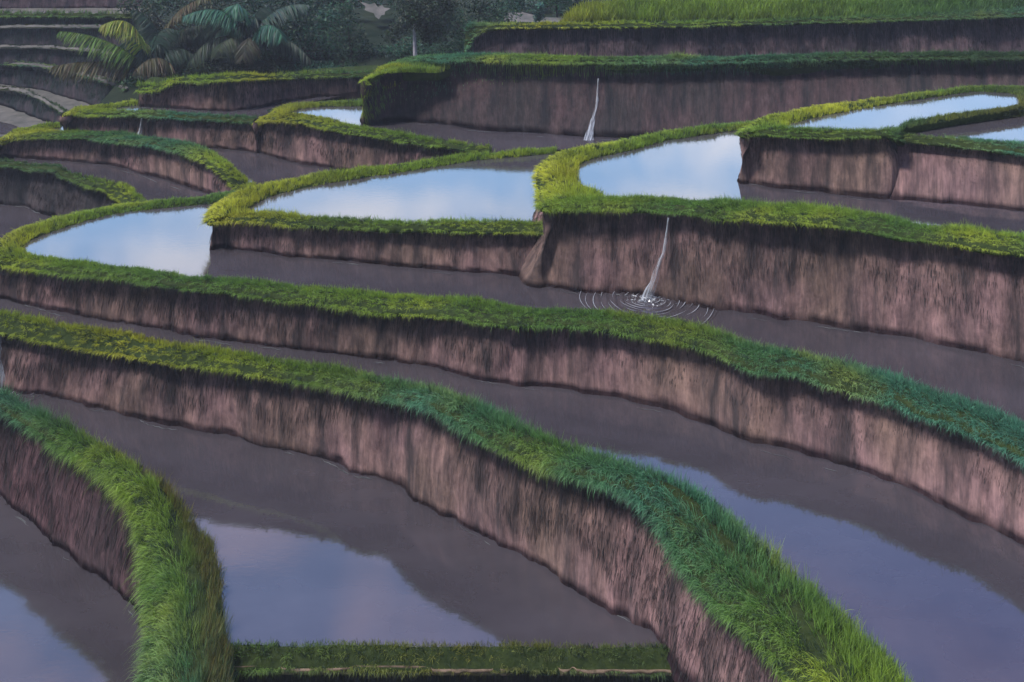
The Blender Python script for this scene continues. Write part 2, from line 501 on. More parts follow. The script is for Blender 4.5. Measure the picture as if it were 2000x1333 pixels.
    # broken pale strips painting the glint where face meets water
    if glint:
        ns = int(Ln * 1.0); fl_v = []; fl_f = []
        for _ in range(ns):
            c0 = rng.integers(0, m - 4); ln = int(rng.uniform(.08, .5) / step) + 3
            j = np.arange(c0, min(c0 + ln, m - 1))
            if len(j) < 3 or wv[j].max() > .4: continue
            tt = np.linspace(0, 1, len(j))
            off = rng.uniform(.0, .05) + .04 * (noise2(j * .5, 0 * j, seed) - .5)
            ctr = Ft[j] + nrm[j] * off[:, None]; wdt = (.001 + .00035 * ctr[:, 1]) * np.sin(math.pi * tt) * rng.uniform(.5, 1.1)
            a_, b_ = ctr - nrm[j] * wdt[:, None], ctr + nrm[j] * wdt[:, None]
            o_ = len(fl_v) and sum(len(x) for x in fl_v)
            vv_ = np.stack([a_, b_], 1).reshape(-1, 3); vv_[:, 2] = ZC - hl + .005
            q_ = np.arange(len(j) - 1) * 2
            fl_v.append(vv_); fl_f.append(np.stack([q_, q_ + 1, q_ + 3, q_ + 2], 1) + o_)
        if fl_v:
            so = mesh_obj('glint_line', np.concatenate(fl_v), np.concatenate(fl_f), M_EDGE_GLINT, root)
            so['kind'] = 'stuff'
    return root


def water_sheet(name, ring, h, mat=None, subdiv=False):
    ring = np.asarray(ring, float)[:, :2]
    keepi = [0]
    for j in range(1, len(ring)):
        if np.hypot(*(ring[j] - ring[keepi[-1]])) > .05: keepi.append(j)
    ring = ring[keepi]
    pts = [Vector((x, y, 0)) for x, y in ring]
    tris = tessellate_polygon([pts])
    V = np.c_[ring, np.full(len(ring), ZC - h)]
    fs = []
    for a, b, c in tris:
        p = V[[a, b, c], :2]
        ar = np.cross(p[1] - p[0], p[2] - p[0])
        fs.append([a, b, c] if ar > 0 else [a, c, b])
    o = mesh_obj(name, V, fs, mat or M_WATER)
    return tag(o, kind='structure')


def pxl(lst, h): return np.array([P(x, y, h) for x, y in lst])
def shiftF(key, a=0.0, b=1.0, s=.45):
    B = BANKS[key]; m = len(B['F']); sl = slice(int(a * m), max(int(b * m), int(a * m) + 2))
    return B['F'][sl] - B['n'][sl] * s


# ------------------------------------------------------------------ levels (depth below the eye)
h0, h1, h2, h3, h4, h5, h6, h7 = 12.2, 11.0, 9.75, 9.07, 8.57, 7.65, 6.66, 6.82
h8, hA, h9, h10, h11 = 8.75, 9.0, 9.5, 9.95, 11.05

# ------------------------------------------------------------------ foreground banks
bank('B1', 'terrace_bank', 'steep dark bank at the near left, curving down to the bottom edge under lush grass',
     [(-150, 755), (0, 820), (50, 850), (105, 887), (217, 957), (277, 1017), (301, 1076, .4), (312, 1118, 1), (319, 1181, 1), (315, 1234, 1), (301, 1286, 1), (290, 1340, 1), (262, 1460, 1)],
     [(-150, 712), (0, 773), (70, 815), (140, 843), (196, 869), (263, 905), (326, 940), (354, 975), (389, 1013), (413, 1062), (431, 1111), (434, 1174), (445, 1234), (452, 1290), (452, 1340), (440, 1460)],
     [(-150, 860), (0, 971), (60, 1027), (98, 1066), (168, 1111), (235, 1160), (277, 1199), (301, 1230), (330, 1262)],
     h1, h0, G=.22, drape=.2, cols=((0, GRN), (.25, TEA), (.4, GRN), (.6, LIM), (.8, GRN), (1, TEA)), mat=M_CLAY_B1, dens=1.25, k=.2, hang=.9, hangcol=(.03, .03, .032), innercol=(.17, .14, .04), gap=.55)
bank('BF', 'terrace_bank', 'low straight grassy bund with a pale earth lip along the bottom edge',
     [(395, 1297), (700, 1296), (1000, 1298), (1250, 1299), (1400, 1299)],
     [(395, 1275), (700, 1277), (1000, 1281), (1250, 1285), (1400, 1289)],
     [(390, 1480), (1400, 1480)], h1, 12.3, G=.17, gmap=((0, .42), (1, .42)), drape=.02, cols=((0, GRN), (.5, OLV), (1, MID)), mat=M_DARK, hi=.05, lo=.1, dens=2.6, minw=.12, hang=.5, hangcol=(.085, .085, .035))
def earth_lip():
    """Worn pale rim trodden along the outer edge of the bottom bund."""
    b = BANKS['BF']; O, nr = b['O'], b['n']; m = len(O)
    j = np.arange(m)
    w = .015 + .10 * (fbm(j * .035, 0 * j, 3) - .42) + .035 * (noise2(j * .3, 0 * j, 5) - .5)
    w = np.clip(w, .004, .1)
    rows = []
    for a_, dz in ((-.03, -.06), (.3, -.04), (1.0, -.045), (1.05, -.065), (.1, -.13)):
        q = O + nr * (.105 + np.maximum(w * a_ - .03 * (w < .012), -.06))[:, None]; q[:, 2] += dz + .012 * (noise2(j * .2, 0 * j, 9) - .5)
        rows.append(q)
    root = [o for o in COL.objects if o.get('label', '').startswith('low straight grassy bund')][0]
    mesh_obj('earth_lip', np.concatenate(rows), grid_faces(5, m), M_LIP, root, smooth=True)


earth_lip()
bank('B2', 'terrace_bank', 'long pinkish bank above the nearest pond, its thick grass widening towards the bottom right',
     [(-250, 615), (0, 651), (70, 668), (175, 689), (245, 700), (333, 717), (455, 731), (554, 752), (650, 766), (703, 777), (755, 794), (808, 798), (860, 815), (902, 847), (965, 882), (1000, 901), (1070, 933), (1140, 955), (1210, 975), (1246, 992), (1298, 1041), (1333, 1105), (1353, 1140), (1388, 1190), (1440, 1236), (1482, 1275), (1520, 1320), (1552, 1370), (1640, 1480)],
     [(-250, 590), (0, 626), (70, 630), (165, 647), (280, 665), (385, 686), (490, 700), (596, 721), (650, 730), (773, 745), (860, 770), (930, 794), (1000, 826), (1088, 857), (1175, 889), (1246, 915), (1300, 940), (1370, 968), (1416, 996), (1458, 1041), (1496, 1087), (1528, 1118), (1573, 1157), (1615, 1195), (1650, 1234), (1685, 1276), (1717, 1333), (1800, 1480)],
     [(-250, 690), (0, 742), (70, 756), (168, 780), (245, 805), (298, 833), (403, 847), (490, 868), (596, 889), (650, 904), (695, 932), (762, 941), (825, 985), (913, 1034), (983, 1076), (1053, 1108), (1140, 1167), (1210, 1199), (1274, 1234), (1316, 1279), (1353, 1330), (1400, 1390), (1450, 1450), (1552, 1560), (1640, 1660)],
     h2, h1, G=.16, drape=.14, cols=((0, OLV), (.12, LIM), (.3, YEL), (.42, LIM), (.5, GRN), (.62, TEA), (.72, GRN), (.82, TEA), (.92, GRN), (1, LIM)), dens=1.25, k=.2, gap=.68, gmap=((0, .5), (.2, .6), (.45, .8), (.65, 1), (1, 1.25)), shademap=((0, 0), (.70, 0), (.80, .9), (.9, 1.2), (1, 1.3)))
bank('B3', 'terrace_bank', 'long winding bank round the leftmost sky pond, bright grass at left, teal at right',
     [(455, 362, 1), (431, 368, 1), (350, 378, 1), (245, 389, 1), (175, 396, 1), (105, 417, 1), (53, 427, 1), (10, 447, 1), (-12, 478, 1), (-12, 508, .6), (0, 526), (35, 530), (105, 542), (193, 549), (298, 561), (333, 570), (420, 577), (525, 591), (630, 601), (650, 609), (790, 623), (930, 633), (980, 647), (1070, 643), (1175, 654), (1280, 670), (1350, 684), (1405, 699), (1458, 738), (1545, 742), (1598, 763), (1685, 784), (1755, 808), (1808, 836), (1860, 847), (1913, 868), (2000, 915), (2250, 1050)],
     [(455, 396), (413, 399), (315, 408), (245, 415), (175, 430), (105, 452), (60, 468), (38, 482), (33, 492), (52, 503), (105, 514), (210, 531), (315, 542), (413, 552), (525, 560), (650, 569), (790, 577), (895, 584), (1000, 602), (1070, 616), (1175, 619), (1280, 630), (1350, 640), (1440, 672), (1545, 693), (1650, 717), (1755, 742), (1825, 773), (1930, 801), (2000, 826), (2250, 935)],
     [(-60, 575), (0, 580), (70, 598), (140, 614), (245, 630), (350, 654), (525, 675), (700, 696), (755, 707), (860, 721), (955, 749), (1070, 762), (1175, 778), (1245, 796), (1300, 804), (1353, 827), (1440, 871), (1510, 885), (1615, 916), (1720, 943), (1825, 989), (1913, 1031), (2000, 1076), (2250, 1235)],
     h3, h2, k=.08, G=.14, drape=.12, cols=((0, GRN), (.12, LIM), (.2, YEL), (.26, LIM), (.4, GRN), (.55, LIM), (.66, GRN), (.75, GRN), (.85, TEA), (1, BLU)), dens=1.1, rise=.16, gmap=((0, .85), (.2, .8), (.6, .8), (.8, 1), (1, 1.1)))
bank('B4', 'terrace_bank', 'low bank holding the largest blue pond, with a bright yellow-green rounded left end',
     [(1085, 277, 1), (1070, 278, 1), (965, 291, 1), (860, 305, 1), (755, 315, 1), (650, 329, 1), (596, 340, 1), (490, 357, 1), (455, 366, 1), (431, 380, 1), (415, 405, 1), (412, 427, .7), (419, 442), (470, 443), (525, 444), (560, 451), (650, 455), (755, 460), (860, 461), (1028, 465), (1075, 468)],
     [(1085, 301), (1060, 303), (930, 314), (825, 331), (650, 358), (596, 368), (525, 386), (490, 402), (475, 414), (480, 423), (500, 427), (596, 432), (700, 440), (825, 443), (950, 445), (1028, 447), (1075, 448)],
     [(400, 485), (420, 487), (525, 498), (578, 507), (700, 515), (755, 523), (860, 532), (965, 538), (1018, 540), (1075, 545)],
     h4, h3, G=.13, drape=.10, cols=((0, LIM), (.25, LIM), (.5, YEL), (.62, YEL), (.75, GRN), (.85, LIM), (1, GRN)), rise=.15, k=.3, lo=.5)
bank('B5', 'terrace_bank', 'tall pink bank with the middle waterfall, holding the pond right of centre',
     [(1480, 228, 1), (1458, 231, 1), (1370, 235, 1), (1300, 247, 1), (1245, 256, 1), (1175, 268, 1), (1105, 279, 1), (1075, 294, 1), (1060, 310, 1), (1053, 330, 1), (1060, 355, 1), (1070, 380, 1), (1062, 402, .7), (1064, 422), (1110, 424), (1175, 422), (1280, 425), (1350, 431), (1405, 440), (1545, 449), (1668, 458), (1755, 479), (1825, 486), (1913, 502), (2000, 511), (2250, 555)],
     [(1480, 252), (1450, 254), (1370, 265), (1300, 276), (1245, 292), (1175, 307), (1135, 319), (1124, 330), (1130, 350), (1133, 368), (1150, 379), (1245, 385), (1350, 391), (1440, 400), (1580, 410), (1720, 426), (1895, 452), (2000, 466), (2250, 505)],
     [(1020, 540), (1045, 547), (1070, 561), (1109, 572), (1175, 574), (1263, 578), (1300, 588), (1370, 605), (1475, 621), (1580, 637), (1755, 656), (1825, 672), (1930, 700), (2000, 717), (2250, 775)],
     h5, h3, G=.13, drape=.12, cols=((0, GRN), (.2, LIM), (.36, YEL), (.48, LIM), (.6, GRN), (.72, LIM), (.8, GRN), (.88, LIM), (1, TEA)), offs=.45, rise=.13)
bank('B6', 'terrace_bank', 'pink bank with a blunt left end under the long narrow pond at upper right',
     [(2060, 205, 1), (2050, 180, 1), (2000, 158, 1), (1896, 163, 1), (1790, 172, 1), (1685, 186, 1), (1580, 198, 1), (1493, 224, 1), (1458, 240, 1), (1446, 257, .8), (1455, 271), (1545, 274), (1650, 278), (1740, 274), (1765, 270, 1), (1860, 252, 1), (2000, 238, 1), (2050, 232, 1)],
     [(1990, 205), (1992, 190), (1978, 183), (1896, 179), (1755, 201), (1615, 226), (1540, 244), (1518, 253), (1530, 259), (1563, 260), (1650, 260), (1755, 253), (1860, 235), (1950, 221), (1985, 212)],
     [(1420, 349), (1430, 350), (1475, 361), (1528, 371), (1598, 378), (1720, 396), (1860, 410), (2000, 422)],
     h6, h5, G=.10, drape=.08, cols=((0, OLV), (.2, GRN), (.4, YEL), (.55, LIM), (.66, GRN), (.8, MID), (1, OLV)), offs=.3, rise=.12, minw=.15, hang=.5, k=[(0, .2), (.55, .2), (.74, .8), (1, .9)], hset=[(0, 6.6), (.1, 6.54), (.6, 6.54), (.72, 6.66), (.8, 6.63), (1, 6.63)])
bank('B7', 'terrace_bank', 'shaded right-hand bank with teal grass below the small blue puddle at the right edge',
     [(1730, 279), (1843, 290), (1895, 297), (2000, 308), (2250, 332)],
     [(1730, 269), (1825, 265), (1885, 263), (1920, 268), (2000, 274), (2250, 287)],
     [(1700, 394), (1860, 411), (2000, 423), (2250, 450)],
     h7, h5, G=.09, drape=.08, cols=((0, MID), (.5, TEA), (1, MID)), mat=M_CLAY, minw=.12, k=.8, lo=.1)

# ------------------------------------------------------------------ middle distance
bank('B8', 'terrace_bank', 'rounded bank around the small sky pond left of the tall dark bank',
     [(745, 190, 1), (631, 195, 1), (561, 202, 1), (525, 214, 1), (503, 230, 1), (495, 241, .6), (500, 245), (561, 244), (603, 252), (650, 263), (720, 273), (790, 286), (860, 295), (905, 302), (960, 309)],
     [(745, 208), (631, 209), (590, 213), (566, 220), (560, 227), (585, 236), (631, 244), (700, 257), (760, 269), (825, 279), (895, 293), (960, 302)],
     [(480, 293), (487, 295), (543, 312), (596, 326), (700, 341), (900, 363), (960, 368)],
     h8, h9, G=.13, drape=.1, cols=((0, GRN), (.3, YEL), (.5, YEL), (.7, LIM), (1, GRN)), rise=.12)
bank('BA', 'terrace_bank', 'low pinkish bank with a thin trickle of water at the left, below the palms',
     [(285, 194, 1), (271, 196, 1), (210, 201, 1), (140, 212, 1), (121, 224, .8), (123, 231), (210, 232), (280, 234), (385, 240), (500, 247)],
     [(285, 205), (271, 206), (210, 214), (165, 219), (160, 222), (210, 224), (315, 230), (400, 236), (500, 242)],
     [(105, 258), (117, 259), (210, 270), (280, 274), (350, 284), (483, 295), (500, 297)],
     hA, h9, G=.12, drape=.08, cols=((0, LIM), (.3, YEL), (.5, LIM), (.75, TEA), (1, MID)), rise=.1)
bank('BB', 'terrace_bank', 'dark bank at the foot of the palms, its grassy crest stepping up from the left',
     [(270, 188), (285, 188), (305, 188), (320, 182), (335, 173), (350, 169), (420, 166), (490, 164), (520, 163), (600, 160), (740, 156)],
     [(270, 182), (305, 181), (320, 173), (340, 163), (385, 158), (490, 155), (525, 153), (600, 150), (740, 147)],
     [(255, 210), (277, 210), (385, 217), (455, 220), (500, 212), (560, 198), (620, 190), (740, 182)],
     8.4, hA, G=.15, drape=.1, cols=((0, LIM), (.3, LIM), (.5, YEL), (.7, GRN), (1, MID)), lo=.6, hi=.3, mat=M_CLAY, back=1.2, hang=.75)
bank('B9', 'terrace_bank', 'curved reddish bank at the left edge, sweeping right below the trickle',
     [(120, 242, 1), (70, 246, 1), (35, 251, 1), (7, 260, 1), (-14, 274, .7), (0, 287), (40, 277), (88, 275), (175, 277), (228, 285), (300, 292), (350, 303), (403, 324), (441, 350), (462, 374), (500, 430)],
     [(120, 250), (100, 252), (78, 256), (70, 260), (100, 261), (140, 261), (245, 269), (315, 281), (368, 295), (420, 320), (462, 353), (484, 378), (525, 428)],
     [(-60, 303), (0, 307), (61, 311), (140, 318), (210, 325), (271, 341), (332, 365), (380, 378), (470, 405), (520, 460)],
     h9, h10, G=.12, drape=.08, cols=((0, LIM), (.2, YEL), (.4, GRN), (.6, TEA), (.8, LIM), (1, YEL)), rise=.08)
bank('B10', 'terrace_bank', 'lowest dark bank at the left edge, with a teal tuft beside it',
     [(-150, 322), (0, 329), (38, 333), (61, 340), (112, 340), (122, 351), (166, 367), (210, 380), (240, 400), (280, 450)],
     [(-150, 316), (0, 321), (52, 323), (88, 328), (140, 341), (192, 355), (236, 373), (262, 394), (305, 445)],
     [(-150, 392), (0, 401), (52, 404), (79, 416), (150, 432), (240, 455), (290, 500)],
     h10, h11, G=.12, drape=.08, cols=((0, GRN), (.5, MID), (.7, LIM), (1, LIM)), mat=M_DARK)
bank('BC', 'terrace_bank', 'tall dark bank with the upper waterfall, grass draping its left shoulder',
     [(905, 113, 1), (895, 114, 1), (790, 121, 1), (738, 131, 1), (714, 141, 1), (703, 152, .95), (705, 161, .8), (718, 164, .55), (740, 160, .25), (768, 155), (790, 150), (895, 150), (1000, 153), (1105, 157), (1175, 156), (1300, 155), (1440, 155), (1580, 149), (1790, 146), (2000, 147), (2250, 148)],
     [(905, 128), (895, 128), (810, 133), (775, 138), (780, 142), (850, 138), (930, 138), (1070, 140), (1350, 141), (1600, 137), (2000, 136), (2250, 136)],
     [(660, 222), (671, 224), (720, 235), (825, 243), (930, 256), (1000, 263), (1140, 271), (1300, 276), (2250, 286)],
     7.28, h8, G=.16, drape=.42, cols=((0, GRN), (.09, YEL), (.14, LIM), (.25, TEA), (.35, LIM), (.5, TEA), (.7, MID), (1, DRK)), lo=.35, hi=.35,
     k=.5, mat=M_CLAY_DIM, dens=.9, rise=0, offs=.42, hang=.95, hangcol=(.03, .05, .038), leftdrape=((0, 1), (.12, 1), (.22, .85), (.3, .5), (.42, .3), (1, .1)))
bank('BD', 'terrace_bank', 'violet-brown wall across the upper right below the tall grass mound',
     [(906, 118), (912, 104), (918, 90), (930, 77), (951, 67), (1000, 64), (1105, 64), (1200, 62), (1350, 61), (1440, 57), (1580, 54), (1790, 48), (2000, 40), (2250, 32)],
     [(922, 112), (926, 96), (934, 78), (946, 64), (960, 54), (1010, 50), (1105, 49), (1200, 49), (1350, 49), (1580, 44), (1790, 40), (2000, 32), (2250, 24)],
     [(880, 136), (916, 136), (1100, 137), (1300, 139), (1700, 141), (2250, 143)],
     7.0, 8.45, G=.15, drape=.12, cols=((0, TEA), (.12, YEL), (.25, LIM), (.4, GRN), (.7, MID), (1, BLU)), lo=.5, hi=.9, back=.8, mat=M_CLAY_FAR, k=.08)

# ------------------------------------------------------------------ far terraces at the upper left
FARB = [
    ('L1', 'lowest of the far bare banks at the left edge, dark above the pale mud', [(-300, 125), (0, 180), (45, 186), (80, 200), (110, 218), (150, 246)], [(-300, 150), (0, 205), (60, 225), (118, 246), (160, 270)], 11.0, 11.6),
    ('L2', 'second far bank up the left edge, dull mauve, pale rimmed at its right', [(-300, 95), (0, 131), (75, 136), (140, 147), (200, 165), (250, 184)], [(-300, 120), (0, 165), (90, 180), (170, 206), (250, 236)], 10.15, 11.0),
    ('L3', 'third far bank up the left edge, dark, behind the brown palm frond', [(-300, 85), (0, 99), (100, 100), (180, 107), (270, 121)], [(-300, 112), (0, 129), (130, 137), (190, 150), (270, 172)], 9.45, 10.15),
    ('L4', 'fourth far bank up the left edge, dark, below the green topped one', [(-300, 50), (0, 61), (110, 60), (280, 62)], [(-300, 80), (0, 95), (100, 97), (280, 108)], 8.7, 9.45),
    ('L5', 'far bank at upper left with a broad band of dull green grass on top', [(-300, 40), (0, 45), (150, 45), (280, 47)], [(-300, 48), (0, 57), (150, 57), (280, 58)], 8.1, 8.7),
    ('L6', 'topmost far bank at upper left, cut off by the frame, pinkish grey', [(-300, -32), (0, -30), (280, -28)], [(-300, 14), (0, 18), (280, 17)], 7.0, 8.1),
]
LIN = {}
for key, lab, cr, ft, hu, hl in FARB:
    gr = {'L5': .2, 'L2': .14}.get(key, .12)
    c = {'L5': ((0, MID), (.6, GRN), (1, MID)), 'L2': ((0, BLU), (.45, TEA), (1, MID))}.get(key, ((0, MID), (.6, DRK), (1, MID)))
    inn = [(x, y - (25 if key == 'L5' else 3)) for x, y in cr]
    bank(key, 'terrace_bank', lab, cr, inn, ft, hu, hl, G=gr, drape=.2 if key == 'L5' else .1, cols=c,
         mat=M_CLAY_FAR if key == 'L6' else M_FAR, turf=None if key == 'L5' else M_PALE, dens=.6, lo=.3, hi=.3, minw=.1, k=.1, hangcol=(.03, .06, .05), recess=.03, glint=False)


def field_strip(name, low, up, h, label=None, mat=None):
    """Pale dry field between the crest of one far bank and the foot of the next."""
    a, b = BANKS[low]['M'], (BANKS[up]['F'] - BANKS[up]['n'] * .3 if up else BANKS[low]['M'] + np.array([0, 3, 0]))
    n = 60
    ta, tb = np.linspace(0, len(a) - 1, n), np.linspace(0, len(b) - 1, n)
    A = np.stack([np.interp(ta, np.arange(len(a)), a[:, c]) for c in range(3)], 1)
    B = np.stack([np.interp(tb, np.arange(len(b)), b[:, c]) for c in range(3)], 1)
    A[:, 2] = ZC - h + .03; B[:, 2] = ZC - h + .03
    V = np.concatenate([A, B])
    o = mesh_obj(name, V, grid_faces(2, n), mat or M_PALE)
    tag(o, kind='structure')


field_strip('mud_field', 'L1', 'L2', h=11.0)
field_strip('mud_field', 'L2', 'L3', h=10.15)
field_strip('mud_field', 'L3', 'L4', h=9.45)
field_strip('mud_field', 'L4', 'L5', h=8.7)
field_strip('mud_field', 'L5', 'L6', h=8.1)
q = pxl([(-320, 120), (0, 190), (80, 218), (170, 255), (240, 262), (120, 275), (-320, 285)], 11.6)
water_sheet('mud_field', q, 11.6, M_PALE)
q = pxl([(-200, 225), (0, 238), (22, 243), (40, 250), (20, 262), (-200, 262)], 11.58)
water_sheet('paddy_water', q, 11.58)

# ------------------------------------------------------------------ water sheets
B = BANKS
cut = lambda key, lo_, hi_: slice(int(lo_ * len(B[key]['F'])), int(hi_ * len(B[key]['F'])))


def vis(key, wmax=.5):
    """Foot line (moved under the bank) of the part of a bank that faces the camera."""
    b = B[key]; idx = np.where(b['w'] < wmax)[0]
    return (b['F'] - b['n'] * .45)[idx[0]:idx[-1] + 1]


cat_ = lambda *a: np.concatenate([np.asarray(x)[:, :3] for x in a])
W0f = B['B1']['F'] - B['B1']['n'] * .35
water_sheet('paddy_water', cat_(W0f, [[-3.2, 9.5, 0], [-22, 9.5, 0], [-22, 20.5, 0]]), h0)
water_sheet('paddy_water', cat_(B['B1']['M'][:int(.93 * len(B['B1']['M']))], B['BF']['M'][10:], vis('B2')[::-1]), h1)
i3 = np.where(B['B3']['w'] < .5)[0][0]
water_sheet('paddy_water', cat_(B['B2']['M'], pxl([(2500, 1500)], h2), vis('B3')[::-1], pxl([(-120, 535), (-330, 520)], h2)), h2)
water_sheet('paddy_water', cat_(B['B3']['M'], vis('B5')[::-1], vis('B4')[::-1]), h3)
water_sheet('paddy_water', B['B4']['M'], h4)
water_sheet('paddy_water', cat_(B['B5']['M'], vis('B7')[::-1], pxl([(1740, 380), (1600, 355), (1500, 330), (1470, 300)], h5)), h5)
water_sheet('paddy_water', B['B6']['M'], h6)
water_sheet('paddy_water', cat_(B['B7']['M'], pxl([(2250, 225), (1990, 228), (1880, 243), (1760, 262)], h7)), h7)
water_sheet('paddy_water', cat_(B['B8']['M'], pxl([(1100, 292), (1300, 296), (1700, 296), (2260, 300), (2250, 268), (1140, 256), (930, 238), (825, 224), (755, 212)], h8)), h8)
water_sheet('paddy_water', cat_(B['B9']['M'], pxl([(700, 352), (960, 352), (900, 330), (700, 312), (600, 298), (543, 284), (495, 274), (350, 262), (210, 252), (132, 246)], h9)), h9)
water_sheet('paddy_water', cat_(B['B10']['M'], pxl([(300, 420), (470, 430)], h10), vis('B9')[::-1], pxl([(-160, 290)], h10)), h10)
water_sheet('paddy_water', pxl([(-300, 380), (60, 390), (170, 415), (180, 445), (60, 470), (-300, 500)], h11), h11)
water_sheet('paddy_water', cat_(B['BA']['M'], pxl([(540, 236), (520, 215)], hA), vis('BB')[::-1]), hA)

# ------------------------------------------------------------------ base ground and hillside
gv = []
for x, y in ((-3000, -200), (3000, -200), (3000, 6000), (-3000, 6000)):
    gv.append((x, y, 0.0))
tag(mesh_obj('ground', gv, [[0, 1, 2, 3]], M_GROUND), kind='structure')
nx, ny = 70, 50
gx, gy = np.meshgrid(np.linspace(-17.5, 34, nx), np.linspace(35.2, 58, ny))
hz = 10.4 - .9 * np.clip((gy - 36) / 6, 0, 1) - .25 * np.clip((gy - 46) / 12, 0, 1)
gz = ZC - hz + (fbm(gx * .4, gy * .4, 5) - .5) * .5
edge = np.clip((58 - gy) / 4, 0, 1) * np.clip((gx + 17.5) / 2, 0, 1)
gz = np.maximum(gz * edge, -.5)
tag(mesh_obj('hillside', np.stack([gx, gy, gz], -1).reshape(-1, 3), grid_faces(ny, nx), M_GROUND, smooth=True), kind='structure')

# ------------------------------------------------------------------ tall grass mound (upper right)
def tall_grass():
    n = 120
    xs = np.linspace(1098, 2260, n)
    front = np.interp(xs, [1098, 1120, 1200, 1500, 2260], [46, 44, 43, 41, 30])
    crest = np.interp(xs, [1098, 1112, 1140, 1200, 2260], [34, 12, -2, -8, -14])
    A = np.array([PY(x, y, 37.6) for x, y in zip(xs, front)])
    C = np.array([PY(x, y + 22, 39.2) for x, y in zip(xs, crest)])
    D = C + np.array([0, 1.6, -.25])
    E = D + np.array([0, .6, -1.8])
    A0 = A + np.array([0, -.1, -.5])
    V = np.concatenate([A0, A, C, D, E])
    root = thing('grass_mound', A[n // 2], 'mound of tall rice grass along the top edge at upper right', 'grass mound')
    mesh_obj('mound_soil', V, grid_faces(5, n), M_TURF, root, smooth=True)
    k = 26000
    u = rng.uniform(0, 1, k); s = rng.uniform(0, 1.5, k)
    pick = lambda Q: np.stack([np.interp(u * (n - 1), np.arange(n), Q[:, c]) for c in range(3)], 1)
    a, c, d = pick(A), pick(C), pick(D)
    r = np.where((s < 1)[:, None], lerp(a, c, np.minimum(s, 1)[:, None]), lerp(c, d, np.clip(s - 1, 0, 1)[:, None]))
    r[:, 2] -= .03
    dr = np.stack([rng.normal(0, .22, k), -.25 + rng.normal(0, .2, k), np.ones(k)], 1)
    dr /= np.linalg.norm(dr, axis=1, keepdims=True)
    Lb = rng.uniform(.25, .58, k)
    hue = fbm(u * 60, s * 3, 77)
    base = color_along(((0, YEL), (.12, LIM), (.35, LIM), (.6, GRN), (.8, MID), (1, DRK)), u)
    colr = base * (.35 + .95 * hue)[:, None] * rng.uniform(.6, 1.3, (k, 1))
    V, fcs, cc = blades(r, dr, Lb, np.full(k, .024) * rng.uniform(.7, 1.3, k), colr, rng.uniform(.05, .4, k))
    g = mesh_obj('rice_grass', V, fcs, M_GRASS, root, cols=cc); g['kind'] = 'stuff'


tall_grass()


# ------------------------------------------------------------------ tubes, leaves, palms, trees
def tube(pts, rad, sides=8):
    pts = np.asarray(pts, float); n = len(pts)
    tg = np.gradient(pts, axis=0); tg /= np.linalg.norm(tg, axis=1, keepdims=True) + 1e-9
    ref = np.array([0, 1, .01]) if abs(tg[0][1]) < .9 else np.array([1, 0, 0])
    a = np.cross(tg, ref); a /= np.linalg.norm(a, axis=1, keepdims=True) + 1e-9
    b = np.cross(tg, a)
    th = np.linspace(0, 2 * math.pi, sides, endpoint=False)
    V = pts[:, None] + np.asarray(rad)[:, None, None] * (a[:, None] * np.cos(th)[None, :, None] + b[:, None] * np.sin(th)[None, :, None])
    fs = []
    for r in range(n - 1):
        for s in range(sides):
            s2 = (s + 1) % sides
            fs.append([r * sides + s, r * sides + s2, (r + 1) * sides + s2, (r + 1) * sides + s])
    fs.append([(n - 1) * sides + s for s in range(sides)])
    return V.reshape(-1, 3), fs


def bez(a, b, c, n):
    t = np.linspace(0, 1, n)[:, None]
    return (1 - t) ** 2 * a + 2 * t * (1 - t) * b + t * t * c


def frond(parent, p0, pc, p1, Y0, Y1, col, leafL, droop=.7, label=None):
    """One feathered palm frond: arched midrib with leaflets hanging from both sides."""
    a, c, e = PY(*p0, Y0), PY(*pc, (Y0 + Y1) / 2), PY(*p1, Y1)
    n = 46
    q = bez(a, c, e, n)
    V0, f0 = tube(q[::3], np.linspace(.028, .008, len(q[::3])), 6)
    tgv = np.gradient(q, axis=0); tgv /= np.linalg.norm(tgv, axis=1, keepdims=True)
    t = np.linspace(0, 1, n)
    sel = np.where(t > .14)[0]
    roots, dirs, Ls, sides = [], [], [], []
    for rep in range(3):
        for s in (-1, 1):
            for i in sel:
                tg_ = tgv[i]
                sd = np.cross(tg_, [0, 0, 1]); sd /= np.linalg.norm(sd) + 1e-9
                d = sd * s * rng.uniform(.45, .9) + tg_ * rng.uniform(.35, .7) + np.array([0, 0, -droop * rng.uniform(.5, 1.2)])
                d /= np.linalg.norm(d)
                roots.append(q[i] + tg_ * rng.uniform(-.03, .03)); dirs.append(d)
                Ls.append(leafL * rng.uniform(.75, 1.15) * (math.sin(math.pi * min(.12 + t[i] * .86, 1)) ** .6 * .9 + .12))
                sides.append(np.cross(d, [rng.normal(0, .3), -1, .3]))
    roots = np.array(roots); dirs = np.array(dirs); Ls = np.array(Ls)
    sides = np.array(sides); sides /= np.linalg.norm(sides, axis=1, keepdims=True)
    k = len(roots)
    colr = np.array(col)[None] * rng.uniform(.65, 1.35, (k, 1)) * (1 + .12 * rng.normal(0, 1, (k, 3)))
    V1, f1, c1 = blades(roots, dirs, Ls, np.full(k, .042), np.clip(colr, .004, 1), np.full(k, .35), sides)
    nv = len(V0)
    V = np.concatenate([V0, V1]); fs = f0 + (f1 + nv).tolist()
    cc = np.concatenate([np.tile(np.array(col) * .7, (nv, 1)), c1])
    o = mesh_obj('frond', V, fs, M_FROND, parent, cols=cc)
    if label: o['label'] = label


